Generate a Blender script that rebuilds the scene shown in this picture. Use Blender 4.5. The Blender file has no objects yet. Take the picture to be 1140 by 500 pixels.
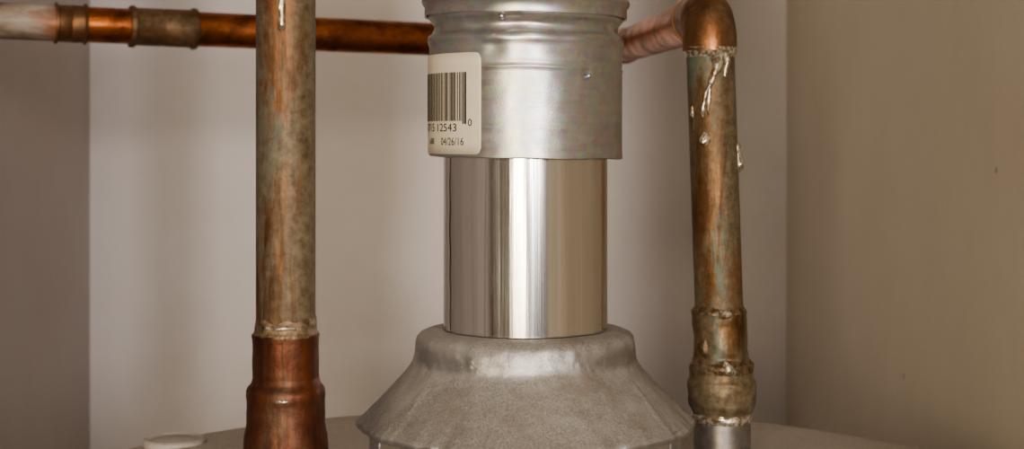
import bpy, bmesh, math, random
from mathutils import Vector, Matrix, noise
random.seed(4)
S = bpy.context.scene
E = 1.50            # eye height
COL = S.collection

# ------------------------------------------------------------ helpers
def link(o, parent=None):
    COL.objects.link(o)
    if parent: o.parent = parent
    return o
def empty(name, loc=(0,0,0)):
    e = bpy.data.objects.new(name, None); e.empty_display_size = .02
    e.location = loc
    COL.objects.link(e); return e
def mesh_obj(name, verts, faces, mat, parent=None, smooth=True, sharp=40):
    m = bpy.data.meshes.new(name); m.from_pydata([tuple(v) for v in verts], [], faces)
    m.update()
    bm = bmesh.new(); bm.from_mesh(m); bmesh.ops.recalc_face_normals(bm, faces=bm.faces)
    bm.to_mesh(m); bm.free()
    if smooth:
        for p in m.polygons: p.use_smooth = True
        try: m.set_sharp_from_angle(angle=math.radians(sharp))
        except Exception: pass
    m.materials.append(mat)
    o = bpy.data.objects.new(name, m)
    return link(o, parent)
def lathe(name, prof, c, mat, parent=None, seg=128, jit=None, cap=False, lean=None, sharp=40, zj=None):
    """prof: list of (r,z_rel_to_eye). c=(x,y)."""
    V=[];F=[]
    for (r,z) in prof:
        for i in range(seg):
            a = 2*math.pi*i/seg
            rr = r + (jit(a,z) if jit else 0)
            ox = lean(z) if lean else 0
            V.append((c[0]+ox+rr*math.sin(a), c[1]-rr*math.cos(a), E+z+(zj(a,z) if zj else 0)))
    n=len(prof)
    for j in range(n-1):
        for i in range(seg):
            k=(i+1)%seg
            F.append((j*seg+i, j*seg+k, (j+1)*seg+k, (j+1)*seg+i))
    if cap:
        F.append(tuple(range(seg))); F.append(tuple((n-1)*seg+i for i in range(seg)))
    return mesh_obj(name,V,F,mat,parent,sharp=sharp)
def dens(prof, step):
    out=[prof[0]]
    for a,b in zip(prof,prof[1:]):
        L=math.hypot(b[0]-a[0],b[1]-a[1]); n=max(1,int(L/step))
        for i in range(1,n+1):
            t=i/n; out.append((a[0]+(b[0]-a[0])*t,a[1]+(b[1]-a[1])*t))
    return out
def sweep(name, pts, radii, mat, parent=None, seg=32, jit=0, freq=200):
    pts=[Vector(p) for p in pts]; n=len(pts)
    if not isinstance(radii,(list,tuple)): radii=[radii]*n
    T=[]
    for i in range(n):
        a=pts[max(0,i-1)]; b=pts[min(n-1,i+1)]; T.append((b-a).normalized())
    up=Vector((0,0,1)) if abs(T[0].z)<.9 else Vector((1,0,0))
    N=(up-T[0]*up.dot(T[0])).normalized()
    V=[];F=[]
    for i in range(n):
        N=(N-T[i]*N.dot(T[i])).normalized(); B=T[i].cross(N)
        for k in range(seg):
            a=2*math.pi*k/seg
            d=N*math.cos(a)+B*math.sin(a)
            r=radii[i]
            p=pts[i]+d*r
            if jit: p=p+d*jit*noise.noise(p*freq)
            V.append(p)
    for i in range(n-1):
        for k in range(seg):
            q=(k+1)%seg
            F.append((i*seg+k,i*seg+q,(i+1)*seg+q,(i+1)*seg+k))
    F.append(tuple(range(seg))); F.append(tuple((n-1)*seg+k for k in range(seg)))
    return mesh_obj(name,V,F,mat,parent)
def fillet(pts, rad, n=10):
    pts=[Vector(p) for p in pts]; out=[pts[0]]
    for i in range(1,len(pts)-1):
        a,b,c=pts[i-1],pts[i],pts[i+1]
        d1=(a-b).normalized(); d2=(c-b).normalized()
        ang=d1.angle(d2); L=rad/math.tan(ang/2)
        p1=b+d1*L; p2=b+d2*L
        cen=b+(d1+d2).normalized()*(rad/math.sin(ang/2))
        v1=p1-cen; v2=p2-cen; tot=v1.angle(v2); ax=v1.cross(v2).normalized()
        for k in range(n+1):
            out.append(cen+Matrix.Rotation(tot*k/n,3,ax)@v1)
    out.append(pts[-1]); return out
def box(name, lo, hi, mat, parent=None, bev=0):
    x0,y0,z0=lo;x1,y1,z1=hi
    V=[(x0,y0,z0),(x1,y0,z0),(x1,y1,z0),(x0,y1,z0),(x0,y0,z1),(x1,y0,z1),(x1,y1,z1),(x0,y1,z1)]
    F=[(0,3,2,1),(4,5,6,7),(0,1,5,4),(1,2,6,5),(2,3,7,6),(3,0,4,7)]
    o=mesh_obj(name,V,F,mat,parent,smooth=False)
    if bev:
        b=o.modifiers.new('b','BEVEL'); b.width=bev; b.segments=3
    return o
def blob(name, c, s, mat, parent, seed=0, amt=.25):
    bm=bmesh.new(); bmesh.ops.create_icosphere(bm,subdivisions=4,radius=1)
    for v in bm.verts:
        k=1+amt*noise.noise(v.co*1.6+Vector((seed*3.1,seed,0)))
        v.co=Vector((v.co.x*s[0]*k+c[0], v.co.y*s[1]*k+c[1], v.co.z*s[2]*k+c[2]+E))
    m=bpy.data.meshes.new(name); bm.to_mesh(m); bm.free()
    for p in m.polygons:p.use_smooth=True
    m.materials.append(mat); return link(bpy.data.objects.new(name,m),parent)

# ------------------------------------------------------------ materials
class NT:
    def __init__(s,name):
        s.m=bpy.data.materials.new(name); s.m.use_nodes=True
        s.t=s.m.node_tree; s.b=s.t.nodes['Principled BSDF']
        s.tc=s.t.nodes.new('ShaderNodeTexCoord')
    def L(s,a,b): s.t.links.new(a,b)
    def noise(s,scale,vec=(1,1,1),loc=(0,0,0),detail=5,rough=.55,dist=0):
        mp=s.t.nodes.new('ShaderNodeMapping'); mp.inputs['Scale'].default_value=vec; mp.inputs['Location'].default_value=loc
        s.L(s.tc.outputs['Object'],mp.inputs[0])
        n=s.t.nodes.new('ShaderNodeTexNoise'); n.inputs['Scale'].default_value=scale
        n.inputs['Detail'].default_value=detail; n.inputs['Roughness'].default_value=rough; n.inputs['Distortion'].default_value=dist
        s.L(mp.outputs[0],n.inputs['Vector']); return n.outputs['Fac']
    def voro(s,scale,vec=(1,1,1),out='Distance',rand=1):
        mp=s.t.nodes.new('ShaderNodeMapping'); mp.inputs['Scale'].default_value=vec
        s.L(s.tc.outputs['Object'],mp.inputs[0])
        n=s.t.nodes.new('ShaderNodeTexVoronoi'); n.inputs['Scale'].default_value=scale
        n.inputs['Randomness'].default_value=rand
        s.L(mp.outputs[0],n.inputs['Vector']); return n.outputs[out]
    def ramp(s,fac,stops):
        r=s.t.nodes.new('ShaderNodeValToRGB'); e=r.color_ramp.elements
        while len(e)<len(stops): e.new(.5)
        for x,(p,c) in zip(e,stops):
            x.position=p; x.color=(c,c,c,1) if not hasattr(c,'__len__') else (*c,1)
        s.L(fac,r.inputs[0]); return r.outputs[0]
    def mix(s,f,a,b,mode='MIX'):
        n=s.t.nodes.new('ShaderNodeMix'); n.data_type='RGBA'; n.blend_type=mode
        for v,i in ((f,0),(a,6),(b,7)):
            if isinstance(v,bpy.types.NodeSocket): s.L(v,n.inputs[i])
            elif i==0: n.inputs[0].default_value=v
            else: n.inputs[i].default_value=(*v,1) if hasattr(v,'__len__') else (v,v,v,1)
        return n.outputs[2]
    def math(s,op,a,b=0.):
        n=s.t.nodes.new('ShaderNodeMath'); n.operation=op
        for v,i in ((a,0),(b,1)):
            if isinstance(v,bpy.types.NodeSocket): s.L(v,n.inputs[i])
            else: n.inputs[i].default_value=v
        return n.outputs[0]
    def xyz(s,i):
        n=s.t.nodes.new('ShaderNodeSeparateXYZ'); s.L(s.tc.outputs['Object'],n.inputs[0]); return n.outputs[i]
    def bump(s,h,strength,dist):
        n=s.t.nodes.new('ShaderNodeBump'); n.inputs['Strength'].default_value=strength; n.inputs['Distance'].default_value=dist
        s.L(h,n.inputs['Height'])
        if s.b.inputs['Normal'].links: s.L(s.b.inputs['Normal'].links[0].from_socket,n.inputs['Normal'])
        s.L(n.outputs[0],s.b.inputs['Normal'])
    def set(s,k,v):
        if isinstance(v,bpy.types.NodeSocket): s.L(v,s.b.inputs[k])
        else: s.b.inputs[k].default_value=(*v,1) if hasattr(v,'__len__') and len(v)==3 else v

def plain(name,col,rough=.5,metal=0.,nz=.12,scale=60):
    t=NT(name); f=t.noise(scale)
    t.set('Base Color',t.mix(f,tuple(c*(1-nz) for c in col),tuple(min(1,c*(1+nz)) for c in col)))
    t.set('Roughness',rough); t.set('Metallic',metal); return t.m

def wall_mat(name,base,spot=(.14,.09,.06)):
    t=NT(name)
    f=t.noise(3.5,detail=4)
    c=t.mix(f,tuple(x*.90 for x in base),tuple(min(1,x*1.06) for x in base))
    f2=t.ramp(t.noise(9,loc=(3,1,2),detail=6,rough=.7),[(.42,0.),(.75,.35)])
    c=t.mix(f2,c,tuple(x*y for x,y in zip(base,(.82,.76,.70))))
    v=t.voro(13.)
    c=t.mix(t.ramp(v,[(.022,.8),(.042,0.)]),c,spot)
    t.set('Base Color',c); t.set('Roughness',.55)
    t.bump(t.noise(420,detail=3),.22,.0006)
    t.bump(t.noise(60,detail=3),.15,.002)
    return t.m

def copper_mat(name,bias=0.,green=.5,stretch=.28,seed=0.,axis='z',bright=(.80,.36,.17),rough=.27,whitex=None,side=None,gg_lo=.60,
               b1=(.10,.050,.026),b2=(.30,.165,.085),g1=(.085,.060,.036),g2=(.25,.205,.13),k1=(.06,.072,.05),k2=(.19,.205,.15)):
    t=NT(name)
    sc={'z':(1,1,stretch),'x':(stretch,stretch,1)}[axis]
    n1=t.noise(60,sc,(seed,seed*2,seed),detail=7,rough=.62,dist=.4)
    n2=t.noise(42,(sc[0],sc[1],sc[2]*.8),(seed+5,2,seed),detail=8,rough=.66,dist=.5)
    n3=t.noise(260,(1,1,1),(seed,0,1),detail=6,rough=.7)
    n4=t.noise(52,sc,(seed+9,1,3),detail=8,rough=.66,dist=.3)
    n5=t.noise(110,(sc[0],sc[1],sc[2]*.4),(seed,4,3),detail=7,rough=.7)
    if side:
        cx,gain=side
        sd=t.math('MULTIPLY',t.math('SUBTRACT',t.xyz(0),cx),gain)
        n2=t.math('ADD',n2,sd)
    ox=t.ramp(t.math('ADD',n1,bias),[(.38,0.),(.62,1.)])
    base=t.mix(n3,tuple(c*.72 for c in bright),bright)
    brown=t.mix(n3,b1,b2)
    c=t.mix(ox,base,brown)
    dk=t.ramp(n5,[(.50,0.),(.62,.75)])
    c=t.mix(dk,c,tuple(v*.8 for v in b1))
    g=t.math('MULTIPLY',t.ramp(t.math('ADD',n2,(green-.5)*.3),[(.47,0.),(.60,1.)]),min(1,green*1.4))
    gc=t.mix(t.ramp(n3,[(.30,0.),(.75,1.)]),g1,g2)
    c=t.mix(g,c,gc)
    gg=t.math('MULTIPLY',t.ramp(n4,[(gg_lo,0.),(gg_lo+.06,1.)]),min(1.,green*1.2))
    c=t.mix(gg,c,t.mix(n3,k1,k2))
    met=t.math('SUBTRACT',1.,t.math('MULTIPLY',g,.50)); met=t.math('SUBTRACT',met,t.math('MULTIPLY',ox,.25))
    met=t.math('MULTIPLY',met,t.math('SUBTRACT',1.,t.math('MULTIPLY',gg,.7)))
    ro=t.math('ADD',rough,t.math('MULTIPLY',ox,.18)); ro=t.math('ADD',ro,t.math('MULTIPLY',g,.10)); ro=t.math('ADD',ro,t.math('MULTIPLY',dk,.12))
    if whitex is not None:
        x=t.xyz(0)
        w=t.ramp(t.math('ADD',t.math('MULTIPLY',t.math('SUBTRACT',whitex,x),14.),t.math('MULTIPLY',n2,1.)),[(.42,0.),(.66,1.)])
        w=t.math('MULTIPLY',w,t.ramp(n4,[(.40,.25),(.52,1.)]))
        c=t.mix(w,c,t.mix(t.ramp(n1,[(.35,0.),(.6,1.)]),(.14,.09,.055),(.46,.40,.34)))
        met=t.math('MULTIPLY',met,t.math('SUBTRACT',1.,w)); ro=t.math('ADD',ro,t.math('MULTIPLY',w,.3))
    t.set('Base Color',c); t.set('Metallic',met); t.set('Roughness',ro)
    t.bump(n3,.35,.0007); t.bump(g,.25,.0004); t.bump(gg,.25,.0004)
    return t.m

M={}
M['back']=wall_mat('wall_paint_back',(.76,.72,.715))
M['left']=wall_mat('wall_paint_left_shaded',(.54,.485,.465))  # same off-white paint, darkened: this wall's shade is put into its colour
M['right']=wall_mat('wall_paint_right_warm_lit',(.76,.70,.585))  # same paint yellowed: warm light on this wall is put into its colour
M['hall']=plain('hall_paint',(.24,.21,.18),.7)
M['halldark']=plain('hall_dark_for_streaks',(.07,.06,.052),.7)  # unseen hall back, darkened to give the flue dark reflections
M['floor']=plain('floor_concrete',(.22,.19,.17),.8)
M['ceil']=plain('ceiling_paint',(.45,.41,.37),.8)

# shiny inner flue (aluminium)
t=NT('polished_aluminium')
st=t.noise(900,(1,1,.012),detail=3); sp=t.noise(1500,(1,1,.6),detail=4); st2=t.noise(330,(1,1,.01),(3,2,1),detail=4,rough=.7)
t.set('Base Color',t.mix(st,(.68,.66,.635),(.90,.88,.85))); t.set('Metallic',1.)
t.set('Roughness',t.math('ADD',.13,t.math('MULTIPLY',t.math('ADD',sp,st2),.08)))
t.bump(st,.14,.0002); t.bump(st2,.18,.0005); M['alu']=t.m
# galvanised
t=NT('galvanized_steel')
br=t.noise(260,(.12,.12,1),detail=6,rough=.7); vo=t.voro(330,out='Color'); fine=t.noise(1400,detail=3)
c=t.mix(br,(.39,.385,.38),(.61,.605,.59)); c=t.mix(.10,c,vo,'OVERLAY')
t.set('Base Color',c); t.set('Metallic',.9); t.set('Roughness',t.math('ADD',.28,t.math('MULTIPLY',br,.18)))
t.bump(fine,.14,.0003); t.bump(br,.16,.0004); t.bump(t.noise(40,detail=1),.10,.001); M['galv']=t.m
# dusty hood
t=NT('dusty_galvanized_hood')
d=t.noise(45,(1,1,1),detail=8,rough=.7); s2=t.noise(1100,detail=6,rough=.78); s3=t.noise(180,(.3,.3,1),detail=4)
d2=t.noise(22,(1,1,1),(2,7,1),detail=9,rough=.72,dist=.6)
nrm=t.t.nodes.new('ShaderNodeNewGeometry'); sx=t.t.nodes.new('ShaderNodeSeparateXYZ'); t.L(nrm.outputs['Normal'],sx.inputs[0])
up=t.ramp(t.math('ADD',sx.outputs[2],t.math('MULTIPLY',t.math('SUBTRACT',d,.5),.8)),[(.10,.05),(.50,.92)])
metal=t.mix(s3,(.34,.335,.325),(.57,.56,.545)); dust=t.mix(t.ramp(s2,[(.36,0.),(.64,1.)]),(.19,.17,.15),(.42,.395,.36))
dust=t.mix(t.ramp(d,[(.47,0.),(.64,.5)]),dust,(.23,.19,.15))
dust=t.mix(t.ramp(d2,[(.50,0.),(.62,.4)]),dust,(.43,.41,.385))
c=t.mix(up,metal,dust); c=t.mix(t.ramp(d2,[(.34,.5),(.46,0.)]),c,(.17,.13,.095))
t.set('Base Color',c); t.set('Metallic',t.math('SUBTRACT',.88,t.math('MULTIPLY',up,.62)))
t.set('Roughness',t.math('ADD',.28,t.math('MULTIPLY',up,.25))); t.bump(s2,.4,.0006); t.bump(t.noise(90,detail=4),.40,.0018); M['hood']=t.m
# tank top
t=NT('dusty_enamel_tank')
d=t.noise(25,detail=8,rough=.7); s2=t.noise(500,detail=6,rough=.8)
c=t.mix(d,(.36,.32,.28),(.56,.51,.45)); c=t.mix(t.ramp(s2,[(.50,0.),(.70,.7)]),c,(.22,.17,.13))
t.set('Base Color',c); t.set('Roughness',.6); t.bump(s2,.25,.0005); M['tank']=t.m
# solder
t=NT('solder_and_flux')
n=t.noise(500,detail=5); t.set('Base Color',t.mix(t.ramp(n,[(.4,0.),(.6,1.)]),(.25,.18,.11),(.64,.59,.50)))
t.set('Metallic',.65); t.set('Roughness',.24); t.bump(n,.4,.0005); M['solder']=t.m
t=NT('crusted_joint')
n=t.noise(420,detail=7,rough=.75); t.set('Base Color',t.mix(t.ramp(n,[(.40,0.),(.75,1.)]),(.09,.05,.025),(.40,.31,.20)))
t.set('Metallic',.6); t.set('Roughness',.33); t.bump(n,.5,.0008); M['crust']=t.m
M['steel']=plain('nipple_steel',(.33,.31,.29),.36,.85,.45,300)
M['paper']=plain('label_paper',(.76,.69,.54),.45,0,.04,200)
M['ink']=plain('label_ink',(.03,.025,.02),.5)
M['screw']=plain('screw_dark',(.12,.10,.085),.5,.6)

M['cuL']=copper_mat('copper_left_patina',bias=.13,green=.68,seed=1.3,bright=(.52,.23,.11),rough=.30,side=(-.0850,7.),b1=(.085,.040,.020),b2=(.26,.14,.07),gg_lo=.55,k1=(.065,.062,.045),k2=(.20,.19,.145))
M['cuLf']=copper_mat('copper_left_fitting',bias=.16,green=.25,seed=4.1,bright=(.38,.135,.06),rough=.25,b1=(.06,.022,.012),b2=(.20,.078,.042))
M['cuR']=copper_mat('copper_right_patina',bias=.14,green=.78,seed=8.9,bright=(.52,.26,.12),rough=.29,b1=(.085,.042,.020),b2=(.27,.15,.07),gg_lo=.52)
M['cuRf']=copper_mat('copper_right_fitting',bias=.14,green=.72,seed=9.2,rough=.25,bright=(.48,.24,.10),b1=(.09,.045,.020),b2=(.28,.16,.07),gg_lo=.52)
M['cuE']=copper_mat('copper_elbow',bias=.10,green=.36,seed=2.9,rough=.23,bright=(.60,.25,.10))
M['cuH']=copper_mat('copper_horizontal',bias=.02,green=.12,seed=5.5,axis='x',bright=(.74,.25,.08),rough=.26,whitex=-.282,b1=(.12,.04,.02),b2=(.34,.13,.05))
M['cuHf']=copper_mat('copper_horizontal_fitting',bias=.12,green=.40,seed=6.5,axis='x',rough=.3,bright=(.45,.18,.09))

# ------------------------------------------------------------ room
XL,XR,YB,YF=-.387,.2515,1.42,.30
CZ=2.45
box('wall_back',(XL-.1,YB,0),(XR+.1,YB+.1,CZ),M['back'])
box('wall_left',(XL-.1,YF,0),(XL,YB,CZ),M['left'])
box('wall_right',(XR,YF,0),(XR+.1,YB,CZ),M['right'])
box('wall_front_left',(-1.7,YF-.08,0),(XL,YF,CZ),M['hall'])
box('wall_front_right',(XR,YF-.08,0),(1.7,YF,CZ),M['hall'])
box('wall_hall_left',(-1.8,-1.6,0),(-1.7,YF,CZ),M['hall'])
box('wall_hall_right',(1.7,-1.6,0),(1.8,YF,CZ),M['hall'])
box('wall_hall_back',(-1.8,-1.7,0),(1.8,-1.6,CZ),M['halldark'])
box('floor',(-1.8,-1.7,-.05),(1.8,YB+.1,0),M['floor'])
box('ceiling',(-1.8,-1.7,CZ),(1.8,YB+.1,CZ+.05),M['ceil'])

# ------------------------------------------------------------ water heater
wh=empty('water_heater')
TC=(.006,.66); TZ=-.155
prof=[(.0005,TZ+.0),(.10,TZ),(.20,TZ-.0015),(.226,TZ-.003),(.2335,TZ-.0035),(.2385,TZ-.0055),(.2415,TZ-.010),(.242,TZ-.016),(.242,TZ-.05),(.2405,TZ-.052),(.2405,.12-E),(.236,.11-E),(.236,.04-E)]
lathe('tank_jacket',prof,TC,M['tank'],wh,seg=160)
for i in range(3):
    a=i*2.094
    lathe('leg_%d'%(i+1),[(.02,.045-E),(.02,.005-E),(.024,-E),(.001,-E)],(TC[0]+.19*math.sin(a),TC[1]+.19*math.cos(a)),M['screw'],wh,seg=24)
lathe('access_plug',[(.0005,TZ-.0000),(.010,TZ-.0000),(.0115,TZ-.0006),(.0130,TZ-.0004),(.0145,TZ+.0004),(.0158,TZ-.0004),(.0162,TZ-.003)],(-.172,.790),M['tank'],wh,seg=48)

# ------------------------------------------------------------ draft hood
dh=empty('draft_hood')
FC=(.006,.68)
def hj(a,z):
    s,c=math.sin(a),math.cos(a)
    w=.0010*noise.noise(Vector((s*2.2,c*2.2,z*35)))
    w+=.0006*noise.noise(Vector((s*5,c*5,z*90+4)))
    w+=.00025*noise.noise(Vector((s*14,c*14,z*250+4)))
    if z<-.102:
        for d0 in (56,-50):
            da=math.atan2(math.sin(a-math.radians(d0)),math.cos(a-math.radians(d0)))
            w+=.0009*math.exp(-(da/.018)**2)*min(1,(-.102-z)/.006)
        w+=.0016*noise.noise(Vector((s*7,c*7,9)))*min(1,(-.112-z)/.014 if z<-.112 else 0)
        w+=.0008*noise.noise(Vector((s*20,c*20,9)))*min(1,(-.118-z)/.006 if z<-.118 else 0)
    return w
prof=[(.0335,-.094),(.0335,-.0853),(.0350,-.0850),(.0405,-.0852),(.0437,-.0857),(.0460,-.0867),(.0474,-.0883),(.0482,-.0908),(.0486,-.0935),(.0488,-.0965),(.0492,-.0985),(.0502,-.1005),(.0520,-.1030),
      (.0560,-.1072),(.0640,-.1155),(.0718,-.1232),(.0732,-.1243),(.0737,-.1258),(.0730,-.1272),(.0715,-.1268),(.0635,-.1170),(.048,-.103)]
lathe('hood_cone',dens(prof,.0010),FC,M['hood'],dh,seg=256,jit=hj,sharp=60)
for i,a in enumerate((math.radians(-62),math.radians(60),math.radians(150),math.radians(-150))):
    ca,sa=math.cos(a),math.sin(a)
    def q(r,w,z): return (FC[0]+r*sa+w*ca, FC[1]-r*ca+w*sa, E+z)
    V=[];F=[]
    path=[(.0715,-.1235),(.0715,-.1515),(.0725,-.1535),(.0800,-.1537)]
    for (r,z) in path:
        for w in (-.005,.005): V.append(q(r,w,z))
    for k in range(3): F.append((2*k,2*k+1,2*k+3,2*k+2))
    o=mesh_obj('hood_leg_%d'%(i+1),V,F,M['hood'],dh,smooth=False)
    sm=o.modifiers.new('s','SOLIDIFY'); sm.thickness=.001; sm.offset=0
    c=q(.0765,0,-.1525)
    lathe('hood_screw_%d'%(i+1),[(.0004,-.1500),(.0020,-.1502),(.0030,-.1515),(.0030,-.1532)],(c[0],c[1]),M['screw'],dh,seg=20)

# ------------------------------------------------------------ vent
vp=empty('flue_vent_pipe')
R1=.0359
def fj(a,z):
    w=.00013*math.sin(7*a+.6)+.00009*math.sin(13*a+2.1+z*6)+.00005*math.sin(29*a+1+z*9)
    w+=.00020*noise.noise(Vector((math.sin(a)*4,math.cos(a)*4,z*16)))
    return w
lathe('inner_pipe',dens([(R1-.0006,-.070),(R1-.0006,-.0846),(R1,-.0847),(R1,-.0840),(R1,.03)],.003),FC,M['alu'],vp,seg=256,jit=fj)
V=[];F=[];a0=math.radians(-69)
nz=90; cols=[(-.09,0.),(-.07,.0006),(-.02,.0007),(.02,.0006),(.05,.0)]
for j in range(nz+1):
    z=-.0845+(.0745)*j/nz
    wv=.05*noise.noise(Vector((z*62,0,3)))
    for (da,dr) in cols:
        a=a0+da+wv*(1 if da>-.05 else .1); r=R1+dr-.00005
        V.append((FC[0]+r*math.sin(a),FC[1]-r*math.cos(a),E+z))
for j in range(nz):
    for k in range(len(cols)-1):
        b=j*len(cols)+k; F.append((b,b+1,b+1+len(cols),b+len(cols)))
mesh_obj('lock_seam',V,F,M['alu'],vp)
R2=.0423
def sj(a,z):
    w=.00022*noise.noise(Vector((math.sin(a)*3,math.cos(a)*3,z*40)))+.00008*noise.noise(Vector((math.sin(a)*8,math.cos(a)*8,z*120)))
    for (da,dz,s,h) in ((37,.0262,.0022,-.0011),(34,.0240,.003,.0004),(-8,.046,.005,-.0009),(20,.0405,.007,-.0009),(55,.034,.006,-.0008),(5,.012,.01,-.0003),(62,.046,.004,-.0011),(-30,.043,.004,-.0008),(-18,.036,.004,-.0006)):
        dx=(math.atan2(math.sin(a-math.radians(da)),math.cos(a-math.radians(da))))*R2
        w+=h*math.exp(-(dx*dx+(z-dz)**2)/(s*s))
    return w
def szj(a,z):
    return .0005*noise.noise(Vector((math.sin(a)*2.5,math.cos(a)*2.5,1))) + .0006*math.sin(a) *(-1)
prof=[(R2-.0016,.03),(R2-.0016,-.0092),(R2-.0004,-.0100),(R2+.0002,-.0096),(R2+.0001,-.0085),(R2,-.006),(R2,.0272),(R2+.0003,.0280),(R2+.0003,.0286),(R2-.0002,.0294),(R2,.0305),(R2+.0001,.0375),
 (R2+.0008,.0400),(R2+.0006,.0418),(R2-.0010,.0430),(R2-.0020,.0450),(R2-.0020,.0470),(R2-.0006,.0488),(R2+.0004,.0500),(R2+.0004,.075)]
lathe('connector_sleeve',dens(prof,.0012),FC,M['galv'],vp,seg=256,jit=sj,sharp=50,zj=szj)
prof=[(R2+.0006,.060),(R2+.0012,.0512),(R2+.0020,.0508),(R2+.0021,.0520),(R2+.0020,.0550),(R2+.0030,.0562),(R2+.0034,.0575),(R2+.0030,.0588),(R2+.0019,.0600),(R2+.0018,.0640),(R2+.0018,CZ-E)]
lathe('upper_vent_section',prof,FC,M['galv'],vp,seg=192,sharp=50,zj=szj)
blob('rivet_1',(FC[0]+R2*math.sin(math.radians(38)),FC[1]-R2*math.cos(math.radians(38)),.0245),(.0010,.0007,.0010),M['galv'],vp,1,.05)
blob('rivet_2',(FC[0]+R2*math.sin(math.radians(-14)),FC[1]-R2*math.cos(math.radians(-14)),.0490),(.0014,.0012,.0014),M['galv'],vp,2,.05)

# ------------------------------------------------------------ sticker
bs=empty('barcode_sticker')
RS=R2+.00062
def cyl(a,z,r=RS): return (FC[0]+r*math.sin(a),FC[1]-r*math.cos(a),E+z)
A0,A1,Z0,Z1,CR=math.radians(-98),math.radians(-26),-.0082,.0343,.0028
V=[];F=[];na=60
for i in range(na+1):
    a=A0+(A1-A0)*i/na
    s=min((a-A0),(A1-a))*RS; ins=0
    if s<CR: ins=CR-math.sqrt(max(0,CR*CR-(CR-s)**2))
    for k in range(9):
        z=Z0+ins+(Z1-Z0-2*ins)*k/8; V.append(cyl(a,z))
for i in range(na):
    for k in range(8):
        b=i*9+k; F.append((b,b+1,b+10,b+9))
o=mesh_obj('label_paper_sheet',V,F,M['paper'],bs); sm=o.modifiers.new('s','SOLIDIFY'); sm.thickness=.0001
V=[];F=[]
x=math.radians(-92)
random.seed(11)
while x<math.radians(-36.5):
    w=random.choice((.00033,.00045,.00066,.00099))/RS; 
    zb=.0045 if x>math.radians(-39) else .0058
    b=len(V)
    for a in (x,x+w/2,x+w):
        V.append(cyl(a,zb,RS+.00012)); V.append(cyl(a,.0262,RS+.00012))
    F+= [(b,b+2,b+3,b+1),(b+2,b+4,b+5,b+3)]
    x+=w+random.choice((.00033,.00040,.00066))/RS
mesh_obj('barcode_bars',V,F,M['ink'],bs,smooth=False)
def label(name,txt,size,a_start,z,width):
    cu=bpy.data.curves.new('tmp','FONT'); cu.body=txt; cu.size=size; cu.resolution_u=3
    ob=bpy.data.objects.new('tmp',cu); COL.objects.link(ob); bpy.context.view_layer.update()
    me=bpy.data.meshes.new_from_object(ob.evaluated_get(bpy.context.evaluated_depsgraph_get()))
    bpy.data.objects.remove(ob)
    xs=[v.co.x for v in me.vertices]; sc=width/(max(xs)-min(xs)); mn=min(xs)
    for v in me.vertices:
        a=a_start+(v.co.x-mn)*sc/RS; v.co=Vector(cyl(a,z+v.co.y,RS+.00013))
    me.materials.append(M['ink']); me.name=name
    link(bpy.data.objects.new(name,me),bs)
R=math.radians
label('digits','13715 12543',.0048,R(-84),.0014,.0308)
label('check_digit','0',.0044,R(-34.5),.0036,.0020)
label('date','04/26/16',.0046,R(-57),-.0044,.0146)
label('word','688',.0038,R(-74),-.0040,.006)

# ------------------------------------------------------------ left copper riser
lp=empty('copper_water_pipe')
LC=(-.0840,.575)
k=.0003335
def zz(y,s=k): return (150-y)*s
lathe('riser_tube',[(.0110,zz(380)),(.0110,zz(330)),(.0110,zz(150)),(.0110,zz(0)),(.0110,CZ-E)],LC,M['cuL'],lp,seg=64)
def cj(amp,f,sd=0):
    return lambda a,z: amp*noise.noise(Vector((math.sin(a)*f,math.cos(a)*f,z*f*90+sd)))
lathe('solder_collar',dens([(.0108,zz(352)),(.0112,zz(357)),(.0115,zz(362)),(.0117,zz(368)),(.0123,zz(372)),(.0122,zz(374))],.0005),LC,M['crust'],lp,seg=96,jit=cj(.0006,2.2))
lathe('adapter_fitting',dens([(.0110,zz(371)),(.01235,zz(371.5)),(.01245,zz(374)),(.01220,zz(378)),(.01225,zz(421)),(.0129,zz(427)),(.0140,zz(430)),(.01455,zz(434)),(.01465,zz(440)),(.01440,zz(446)),(.0145,zz(470)),(.0149,zz(478)),(.0154,zz(484)),(.0157,zz(492)),(.0157,zz(535)),(.0150,zz(540)),(.0105,zz(541))],.0008),LC,M['cuLf'],lp,seg=96,jit=cj(.00022,2.0,3))
lathe('steel_nipple',[(.0128,zz(538)),(.0128,TZ+.004),(.017,TZ+.0035),(.018,TZ+.0005)],LC,M['steel'],lp,seg=48)
def onp(C,r,deg,z): a=R(deg); return (C[0]+r*math.sin(a),C[1]-r*math.cos(a),E+z)
sweep('solder_drip',[onp(LC,.0112,1,z) for z in (.055,.050,.046,.043,.0400,.0385,.0375)],[.0012,.0010,.0013,.0011,.0015,.0013,.0004],M['solder'],lp,12,.0006,500)
sweep('solder_drip_b',[onp(LC,.0115,a,zz(362)) for a in (-32,-20,-8,4,16,28)],[.0003,.0009,.0006,.0010,.0008,.0003],M['solder'],lp,10,.0004,500)
sweep('solder_drip_c',[onp(LC,.0145,a,zz(440)) for a in (-6,0,6,13)],[.0003,.0008,.0007,.0003],M['solder'],lp,10,.0004,500)

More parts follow.
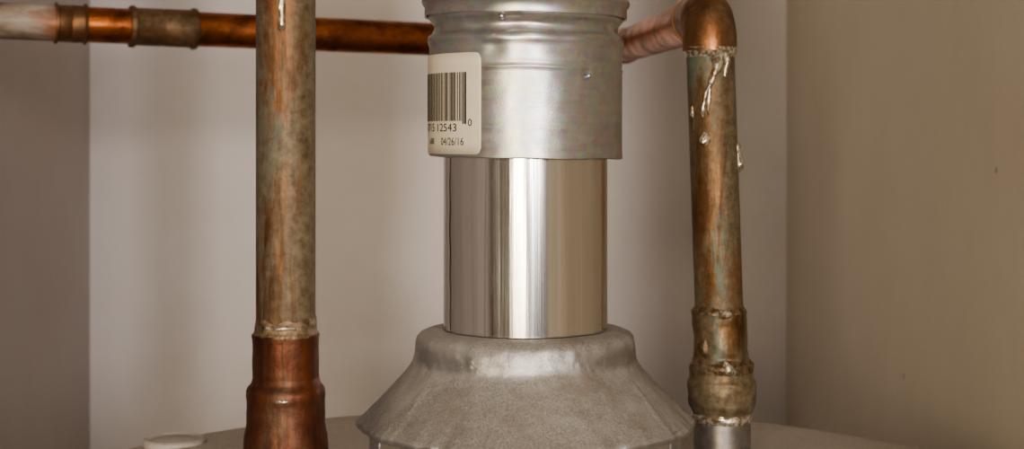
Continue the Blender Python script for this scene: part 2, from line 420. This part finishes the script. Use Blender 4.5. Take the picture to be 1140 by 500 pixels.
# ------------------------------------------------------------ right copper riser + horizontal run
rp=empty('copper_water_pipe')
k2=.0004234
def z2(y): return (150-y)*k2
RC=(.0990,.73)
def lean(z): # leans left toward the top
    return -.0058*max(0.,min(1.,(z-z2(440))/(z2(40)-z2(440))))
zs=[z2(y) for y in (400,345,280,200,120,52)]
lathe('riser_tube',[(.0113,z) for z in zs],RC,M['cuR'],rp,seg=64,lean=lean)
top=Vector((RC[0]+lean(z2(20)),RC[1],E+.0565))
pbend=[(top.x,top.y,E+z2(58)),tuple(top),(.0800,1.125,E+.0635),(-.10,1.075,E+.0660),(XL+.001,.925,E+.0715)]
el=fillet([(top.x,top.y,E+z2(57)),tuple(top),tuple(top+(Vector(pbend[2])-top).normalized()*.036)],.0165,14)
sweep('elbow',el,[.0128]+[.0127]*(len(el)-2)+[.0128],M['cuE'],rp,48,.0003,120)
sweep('elbow_lip',[Vector(el[-1])-(Vector(el[-1])-Vector(el[-2])).normalized()*.003,Vector(el[-1])+(Vector(el[-1])-Vector(el[-2])).normalized()*.0005],.0134,M['cuE'],rp,48)
path=fillet([tuple(top+(Vector(pbend[2])-top).normalized()*.030)]+pbend[2:3]+[pbend[4]],.018,12)
pp=[]
for a,b in zip(path,path[1:]):
    n=max(1,int((b-a).length/.02))
    for i in range(n): pp.append(a.lerp(b,i/n))
pp.append(path[-1])
sweep('horizontal_run',pp,.0113,M['cuH'],rp,48)
h0=Vector(path[-2]); h1=Vector(path[-1]); hd=(h1-h0).normalized()
def hp(x): t=(x-h0.x)/(h1.x-h0.x); return h0.lerp(h1,t)
def coupling(name,xa,xb,mat,r=.0127):
    a=hp(xa);b=hp(xb); pts=[];rad=[]
    for t,rr in ((0,.0114),(.012,r+.0012),(.07,r+.0014),(.11,r),(.47,r),(.5,r-.0004),(.53,r),(.89,r),(.93,r+.0014),(.988,r+.0012),(1,.0114)):
        pts.append(a.lerp(b,t)); rad.append(rr)
    sweep(name,pts,rad,mat,rp,48,.0003,200)
coupling('coupling',-.204,-.244,M['cuHf'],.0121)
coupling('coupling_at_wall',-.268,-.286,M['cuHf'],.0117)
sweep('wall_escutcheon',[hp(XL+.001),hp(XL+.006)],[.024,.018],M['crust'],rp,40)
pc=fillet([path[0].lerp(Vector(pbend[2]),.93),pbend[2],hp(.045)],.018,12)
sweep('rear_elbow',pc,.0127,M['cuE'],rp,40)

lathe('solder_top',dens([(.0114,z2(64)),(.0118,z2(61)),(.0126,z2(57)),(.0128,z2(53))],.0005),RC,M['solder'],rp,seg=96,jit=cj(.0006,2.4),lean=lean)
prof=[(.0112,z2(343)),(.01255,z2(344)),(.01300,z2(346)),(.01275,z2(351)),(.01250,z2(374)),(.0124,z2(376)),(.0128,z2(397)),(.0140,z2(402)),(.0149,z2(405)),(.0151,z2(410)),(.0147,z2(414)),(.0150,z2(420)),(.0161,z2(424)),(.0163,z2(430)),(.0161,z2(443)),(.0156,z2(450)),(.0140,z2(458)),(.0135,z2(462))]
lathe('adapter_fitting',dens(prof,.0008),RC,M['cuRf'],rp,seg=96,jit=cj(.0006,2.4,1),lean=lean)
lathe('solder_mid',dens([(.0112,z2(340)),(.0117,z2(342)),(.0127,z2(345)),(.0129,z2(348))],.0004),RC,M['crust'],rp,seg=96,jit=cj(.0006,2.5),lean=lean)
lathe('solder_ring_low',dens([(.0126,z2(398)),(.0138,z2(401)),(.0150,z2(404)),(.0153,z2(408)),(.0148,z2(413))],.0004),RC,M['crust'],rp,seg=96,jit=cj(.0009,2.6,5),lean=lean)
lathe('thread_sealant',dens([(.0136,z2(458)),(.0142,z2(461)),(.0141,z2(465)),(.0135,z2(469))],.0004),RC,M['solder'],rp,seg=96,jit=cj(.0008,2.2),lean=lean)
prof=[];z=z2(464);i=0
while z>TZ+.004:
    prof.append((.0136 if i%2 else .0132,z)); z-=.0010;i+=1
prof+=[(.0136,TZ+.003),(.0185,TZ+.003),(.020,TZ+.0005)]
lathe('steel_nipple',prof,RC,M['steel'],rp,seg=64,sharp=80)
C2=lambda z:(RC[0]+lean(z),RC[1])
def drip(name,items,mat=M['solder'],rb=.0113):
    pts=[];rad=[]
    for (deg,y,r) in items:
        z=z2(y); pts.append(onp(C2(z),rb,deg,z)); rad.append(r)
    sweep(name,pts,rad,mat,rp,14,.0010,400)
drip('solder_drip_1',[(8,56,.0012),(12,61,.0022),(6,66,.0027),(10,72,.0026),(4,78,.0020),(-2,84,.0014),(-8,92,.0016),(-12,97,.0013),(-20,103,.0009),(-25,112,.0006),(-28,120,.0012),(-30,127,.0014),(-31,132,.0004)])
drip('solder_drip_2',[(-28,146,.0004),(-27,149,.0016),(-27,154,.0026),(-27,159,.0022),(-27,163,.0005)])
drip('solder_drip_3',[(74,158,.0006),(76,163,.0015),(80,170,.0016),(82,176,.0021),(80,183,.0027),(80,188,.0024),(80,192,.0006)])
drip('solder_drip_4',[(-62,118,.0003),(-60,122,.0010),(-60,128,.0009),(-60,131,.0003)])
drip('solder_drip_5',[(28,58,.0006),(32,63,.0019),(36,70,.0018),(30,78,.0012),(26,86,.0004)])
drip('solder_drip_6',[(-8,344,.0005),(-2,346,.0022),(5,348,.0026),(14,347,.0020),(20,345,.0005)],M['solder'],.0125)
drip('solder_drip_7',[(0,397,.0006),(2,403,.0024),(6,407,.0030),(14,411,.0024),(18,416,.0006)],M['solder'],.0138)
drip('solder_drip_9',[(-42,374,.0006),(-44,382,.0024),(-44,390,.0022),(-42,397,.0006)],M['crust'],.0118)
drip('solder_drip_8',[(-10,90,.0004),(-12,98,.0010),(-14,110,.0012),(-16,122,.0009),(-16,130,.0003)])

# ------------------------------------------------------------ lights
def area(name,loc,rot,sx,sy,en,col):
    l=bpy.data.lights.new(name,'AREA'); l.shape='RECTANGLE'; l.size=sx; l.size_y=sy; l.energy=en; l.color=col
    o=bpy.data.objects.new(name,l); o.location=loc; o.rotation_euler=rot; COL.objects.link(o); return o
area('hall_window_light',(-.50,-1.55,E+.10),(R(90),0,0),.30,.7,24,(1,.85,.63))
area('hall_window_light_narrow',(.47,-1.5,E+.25),(R(90),0,R(10)),.13,.5,22,(1,.94,.91))
area('hall_streak_light',(1.25,-1.1,E+.2),(R(90),0,R(35)),.14,.6,7,(1,.93,.87))  # unseen light, added for one more bright streak on the inner flue
area('hall_fill_light',(.15,-.4,CZ-.03),(0,0,0),.35,.35,3,(1,.92,.84))  # unseen overhead light, added as fill
w=bpy.data.worlds.new('world'); S.world=w; w.use_nodes=True
w.node_tree.nodes['Background'].inputs[0].default_value=(.9,.8,.7,1); w.node_tree.nodes['Background'].inputs[1].default_value=.15
try: S.view_settings.look='AgX - Medium High Contrast'
except Exception as ex: print(ex)

# ------------------------------------------------------------ camera
cam=bpy.data.cameras.new('camera'); co=bpy.data.objects.new('camera',cam); COL.objects.link(co)
co.location=(0,0,E); co.rotation_euler=(R(90),0,0)
cam.sensor_width=36; cam.lens=36*1724/1140; cam.shift_y=-100/1140; cam.clip_start=.01
cam.dof.use_dof=True; cam.dof.focus_distance=.645; cam.dof.aperture_fstop=16
S.camera=co
